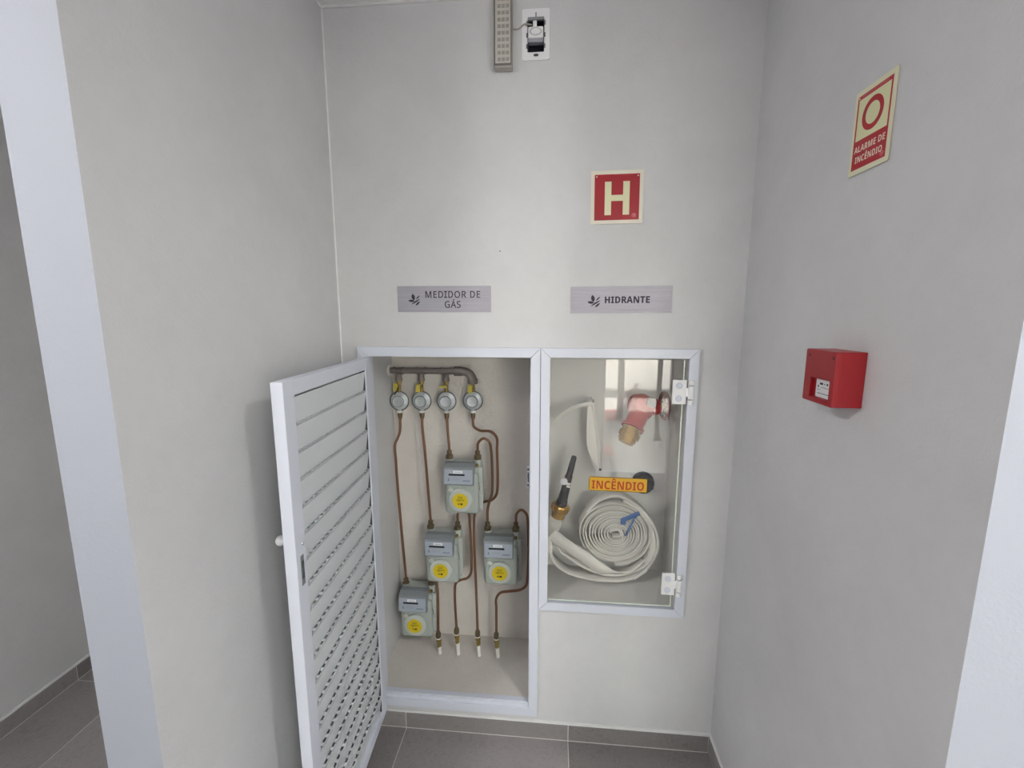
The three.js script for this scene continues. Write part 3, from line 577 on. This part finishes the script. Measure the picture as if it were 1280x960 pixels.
function spaced(c, text, x, y, gap, size, serif) {            // letters one by one, centred on x; capital I gets serifs
  const ws = [...text].map((ch) => c.measureText(ch).width + gap), total = ws.reduce((a, b) => a + b, -gap);
  let at = x - total / 2; c.textAlign = 'left';
  [...text].forEach((ch, i) => { c.fillText(ch, at, y); c.lineWidth = 2.2; c.strokeStyle = '#3a3840'; c.strokeText(ch, at, y); if (serif && ch === 'I') serifI(c, at + (ws[i] - gap) / 2, y, size * 0.714, size * 0.36); at += ws[i]; });
}
function steelSign(name, label, x0, x1, y0, y1, tilt, draw) {
  const w = x1 - x0, h = y1 - y0;
  const map = drawn(1024, Math.round(1024 * h / w), (c, W, H) => {
    c.fillStyle = '#a5a2ac'; c.fillRect(0, 0, W, H);
    for (let i = 0; i < 900; i++) { const v = 150 + Math.floor(rnd() * 70); c.fillStyle = `rgba(${v},${v - 2},${v + 6},0.22)`; c.fillRect(rnd() * W - 200, rnd() * H, 150 + rnd() * 500, 1 + rnd()); }
    c.fillStyle = '#3a3840'; draw(c, W, H);
  });
  const m = new THREE.MeshPhysicalMaterial({ map, metalness: 0.62, roughness: 0.58, bumpMap: scaled(streaks, 1, 0.12), bumpScale: 0.00008, anisotropy: 0.5 });
  const t = thing(name, label, 'sign', [(x0 + x1) / 2, (y0 + y1) / 2, 0]);
  const p = mesh('plate', plate(w, h, 0.002, 0.0008), [m, M.steel], t);
  p.position.z = 0.001; p.rotation.z = tilt; mesh('adhesive_pad', box(w * 0.9, h * 0.7, 0.001, 0, 0, 0.0005), M.tape, t);
}
steelSign('steel_sign', 'brushed steel plate engraved MEDIDOR DE GÁS above the gas niche', -1.120, -0.8045, 1.610, 1.6955, 0.0, (c, W, H) => {
  leaf(c, W * 0.183, H * 0.50, 1.5);
  c.font = '96px sans-serif';
  spaced(c, 'MEDIDOR DE', W * 0.592, H * 0.45, 5, 96, true); spaced(c, 'GÁS', W * 0.592, H * 0.83, 4, 96, true);
});
steelSign('steel_sign', 'brushed steel plate engraved HIDRANTE above the hydrant cabinet', -0.544, -0.224, 1.6075, 1.692, 0.006, (c, W, H) => {
  leaf(c, W * 0.236, H * 0.53, 1.5);
  c.font = 'bold 92px sans-serif'; spaced(c, 'HIDRANTE', W * 0.562, H * 0.63, 1, 92, true);
});

function safetySign(label, w, h, map) {
  const t = thing('safety_sign', label, 'sign', [0, 0, 0]);
  mesh('plate', plate(w, h, 0.002, 0.001), [std(0xffffff, 0.4, { map }), std(0xe6dfc4, 0.5)], t);
  return t;
}
const seal = (c, x, y, r) => { c.strokeStyle = '#d98a90'; c.lineWidth = r * 0.16; c.beginPath(); c.arc(x, y, r, 0, 7); c.stroke(); c.beginPath(); c.arc(x, y, r * 0.6, 0, 7); c.stroke(); c.fillStyle = '#d98a90'; c.fillRect(x - r * 0.3, y - r * 0.3, r * 0.7, r * 0.5); };
const hs = safetySign('red square sign with a cream H high on the back wall', 0.160, 0.158, drawn(768, 768, (c, W, H) => {
  c.fillStyle = '#e6e0d2'; c.fillRect(0, 0, W, H);
  c.fillStyle = '#a60a21'; c.fillRect(54, 54, W - 108, H - 108);
  c.fillStyle = '#c8505c'; for (let i = 0; i < 26; i++) c.fillRect(330 + i * 11, 64, 7, 5);
  c.fillStyle = '#e3e0bb'; c.fillRect(206, 158, 96, 482); c.fillRect(474, 158, 96, 482); c.fillRect(290, 350, 200, 88);
  seal(c, 640, 650, 30);
  c.fillStyle = '#e6d8cc'; for (const [x, y] of [[84, 84], [688, 84]]) { c.beginPath(); c.arc(x, y, 10, 0, 7); c.fill(); }
}));
hs.position.set(-0.408, 1.9625, 0.0015); hs.rotation.set(0, 0, 0.012);
const as = safetySign('tall red and cream fire alarm sign with a ring, on the right wall', 0.111, 0.157, drawn(724, 1024, (c, W, H) => {
  c.fillStyle = '#e2dfc0'; c.fillRect(0, 0, W, H);
  c.fillStyle = '#b01c28'; c.fillRect(48, 62, W - 104, H - 124);
  c.fillStyle = '#dcdcb0'; c.fillRect(76, 110, W - 160, 500);
  c.fillStyle = '#d88f8f'; for (let i = 0; i < 30; i++) c.fillRect(140 + i * 15, 80, 9, 7);
  c.strokeStyle = '#b01c28'; c.lineWidth = 66; c.beginPath(); c.arc(W * 0.5 - 6, 352, 160, 0, 7); c.stroke();
  c.fillStyle = '#e9dcc8'; c.font = 'bold 108px sans-serif'; c.textAlign = 'center'; c.fillText('ALARME DE', W / 2 - 4, 756, 560); c.fillText('INCÊNDIO', W / 2 - 4, 884, 500);
  seal(c, W - 118, 908, 30);
  c.fillStyle = '#efe6d0'; c.beginPath(); c.arc(70, 84, 11, 0, 7); c.fill();
}));
as.position.set(-0.0015, 1.958, 0.5215); as.rotation.set(0, -Math.PI / 2, 0);

{ // manual fire alarm box on the right wall
  const t = thing('fire_alarm_box', 'red fire alarm call box with a white label, on the right wall', 'alarm box', [0, 1.478, 0.533]);
  const D = 0.056, w = 0.104, h = 0.109;
  // front faces -x; the label well is let into the lower half of it
  const s = roundRect(w, h, 0.004), well = new THREE.Path(); const a = -0.028, b = 0.038, c0 = -0.044, c1 = -0.004;
  well.moveTo(a, c0); well.lineTo(a, c1); well.lineTo(b, c1); well.lineTo(b, c0); well.lineTo(a, c0); s.holes.push(well);
  const front = new THREE.ExtrudeGeometry(s, { depth: 0.006, bevelEnabled: true, bevelSize: 0.0015, bevelOffset: -0.0015, bevelThickness: 0.0015, bevelSegments: 2 }).rotateY(-Math.PI / 2).translate(-D + 0.0065, 0, 0);
  mesh('housing', span(-D + 0.0066, -0.0005, -h / 2, h / 2, -w / 2, w / 2, 0.0012), M.red, t);
  mesh('front_cover', front, M.red, t);
  const lab = mesh('label', plate(0.05, 0.037, 0.0006, 0.002), [std(0xffffff, 0.4, { map: drawn(384, 288, (c) => {
    c.fillStyle = '#dfe0e4'; c.fillRect(0, 0, 384, 288); c.fillStyle = '#111318';
    c.fillRect(96, 50, 86, 34); c.fillRect(222, 52, 10, 30); c.fillRect(212, 60, 30, 12); c.fillRect(272, 48, 40, 36); c.fillRect(46, 98, 32, 34);
    c.fillStyle = '#4a4d55'; for (let i = 0; i < 11; i++) c.fillRect(130 + i * 19, 118 + (i % 2) * 3, 13, 12);
    for (let i = 0; i < 5; i++) c.fillRect(34 + i * 18, 162, 13, 10);
    for (let i = 0; i < 15; i++) c.fillRect(44 + i * 20, 216, 14, 16);
  }) }), M.tape], t);
  lab.rotation.y = -Math.PI / 2; lab.position.set(-D + 0.0064, -0.024, 0.0085);
  look(lab, 'white printed label');
  for (const [y, z] of [[0.042, -0.038], [0.042, 0.044]]) mesh('screw_hole', cyl(0.003, 0.003, 0.002, 14).rotateZ(Math.PI / 2).translate(-D - 0.0006, y, z), std(0x4a0a10, 0.6), t);
}
{ // emergency lamp close under the ceiling
  const t = thing('emergency_lamp', 'slim grey emergency lamp with a grid of small LEDs, upright under the ceiling', 'emergency lamp', [-0.760, 2.433, 0]);
  mesh('housing', span(-0.0275, 0.0275, -0.100, 0.098, 0, 0.030, 0.004), M.lampGrey, t);
  mesh('rim', (() => { const s = roundRect(0.052, 0.192, 0.003, 0, 0.001); s.holes.push(roundRect(0.046, 0.184, 0.002, 0, 0.002)); return new THREE.ExtrudeGeometry(s, { depth: 0.003, bevelEnabled: false }).translate(0, 0, 0.0295); })(), std(0x74716c, 0.5), t);
  const lens = mesh('lens_panel', span(-0.0228, 0.0228, -0.089, 0.093, 0.029, 0.0315, 0.0008), M.lens, t);
  const cells = []; for (let i = 0; i < 3; i++) for (let k = 0; k < 10; k++) cells.push(box(0.0095, 0.0098, 0.002, (i - 1) * 0.0125 + 0.001, -0.079 + k * 0.0178, 0.0317, 0.0009));
  mesh('led_grid', join(cells), M.led, lens);
}
tag(mesh(numbered('lamp_cable'), tube([[-0.7335, 2.448, 0.006], [-0.718, 2.4475, 0.005], [-0.706, 2.455, 0.004], [-0.698, 2.458, 0.008], [-0.676, 2.452, 0.014]], 0.0022, 30), M.lampGrey, scene), 'short grey cable from the emergency lamp to the uncovered socket box', 'cable');
{ // socket box without its cover plate
  const t = thing('socket_box', 'uncovered white wall socket frame with dark module gaps beside the emergency lamp', 'socket', [-0.6635, 2.4315, 0]);
  const s = roundRect(0.084, 0.140, 0.008); s.holes.push(roundRect(0.050, 0.092, 0.003, 0, -0.002));
  mesh('mounting_frame', new THREE.ExtrudeGeometry(s, { depth: 0.003, bevelEnabled: true, bevelSize: 0.001, bevelOffset: -0.001, bevelThickness: 0.001, bevelSegments: 2 }), M.plastic, t);
  mesh('back_box', join(span(-0.025, 0.025, -0.0475, 0.0465, -0.047, -0.045), span(-0.025, -0.0235, -0.0475, 0.0465, -0.045, -0.0005), span(0.0235, 0.025, -0.0475, 0.0465, -0.045, -0.0005), span(-0.0235, 0.0235, -0.0475, -0.046, -0.045, -0.0005), span(-0.0235, 0.0235, 0.045, 0.0465, -0.045, -0.0005)), std(0x3c3e4c, 0.6), t);
  mesh('bracket', join(span(-0.024, 0.024, 0.036, 0.044, 0.001, 0.010, 0.001), span(-0.0018, 0.0018, 0.044, 0.058, 0.003, 0.007, 0.001)), std(0x8f9096, 0.5), t);
  mesh('socket_module', join(span(-0.0225, 0.0225, -0.014, 0.016, -0.03, 0.015, 0.003), span(-0.009, 0.003, 0.014, 0.033, -0.02, 0.013, 0.002)), M.plastic, t);
  mesh('socket_ring', join(new THREE.TorusGeometry(0.013, 0.0013, 8, 32).scale(1.25, 0.75, 1).translate(0, 0.002, 0.0152)), std(0xb9b9bd, 0.4), t);
  mesh('module_skirt', span(-0.0225, 0.0225, -0.0235, -0.014, 0.001, 0.010, 0.001), std(0xa4a6ad, 0.5), t);
  mesh('side_clips', join([-0.032, -0.002, 0.03].flatMap((y) => [-1, 1].map((k) => box(0.005, 0.012, 0.004, k * 0.0262, y, 0.004, 0.001)))), std(0x6f7078, 0.5), t);
  mesh('screw', toZ(cyl(0.004, 0.004, 0.003, 14)).scale(1.9, 0.8, 1).translate(0.001, -0.057, 0.005), std(0x5a5a60, 0.4, { metalness: 0.7 }), t);
}

renderer.render(scene, camera);
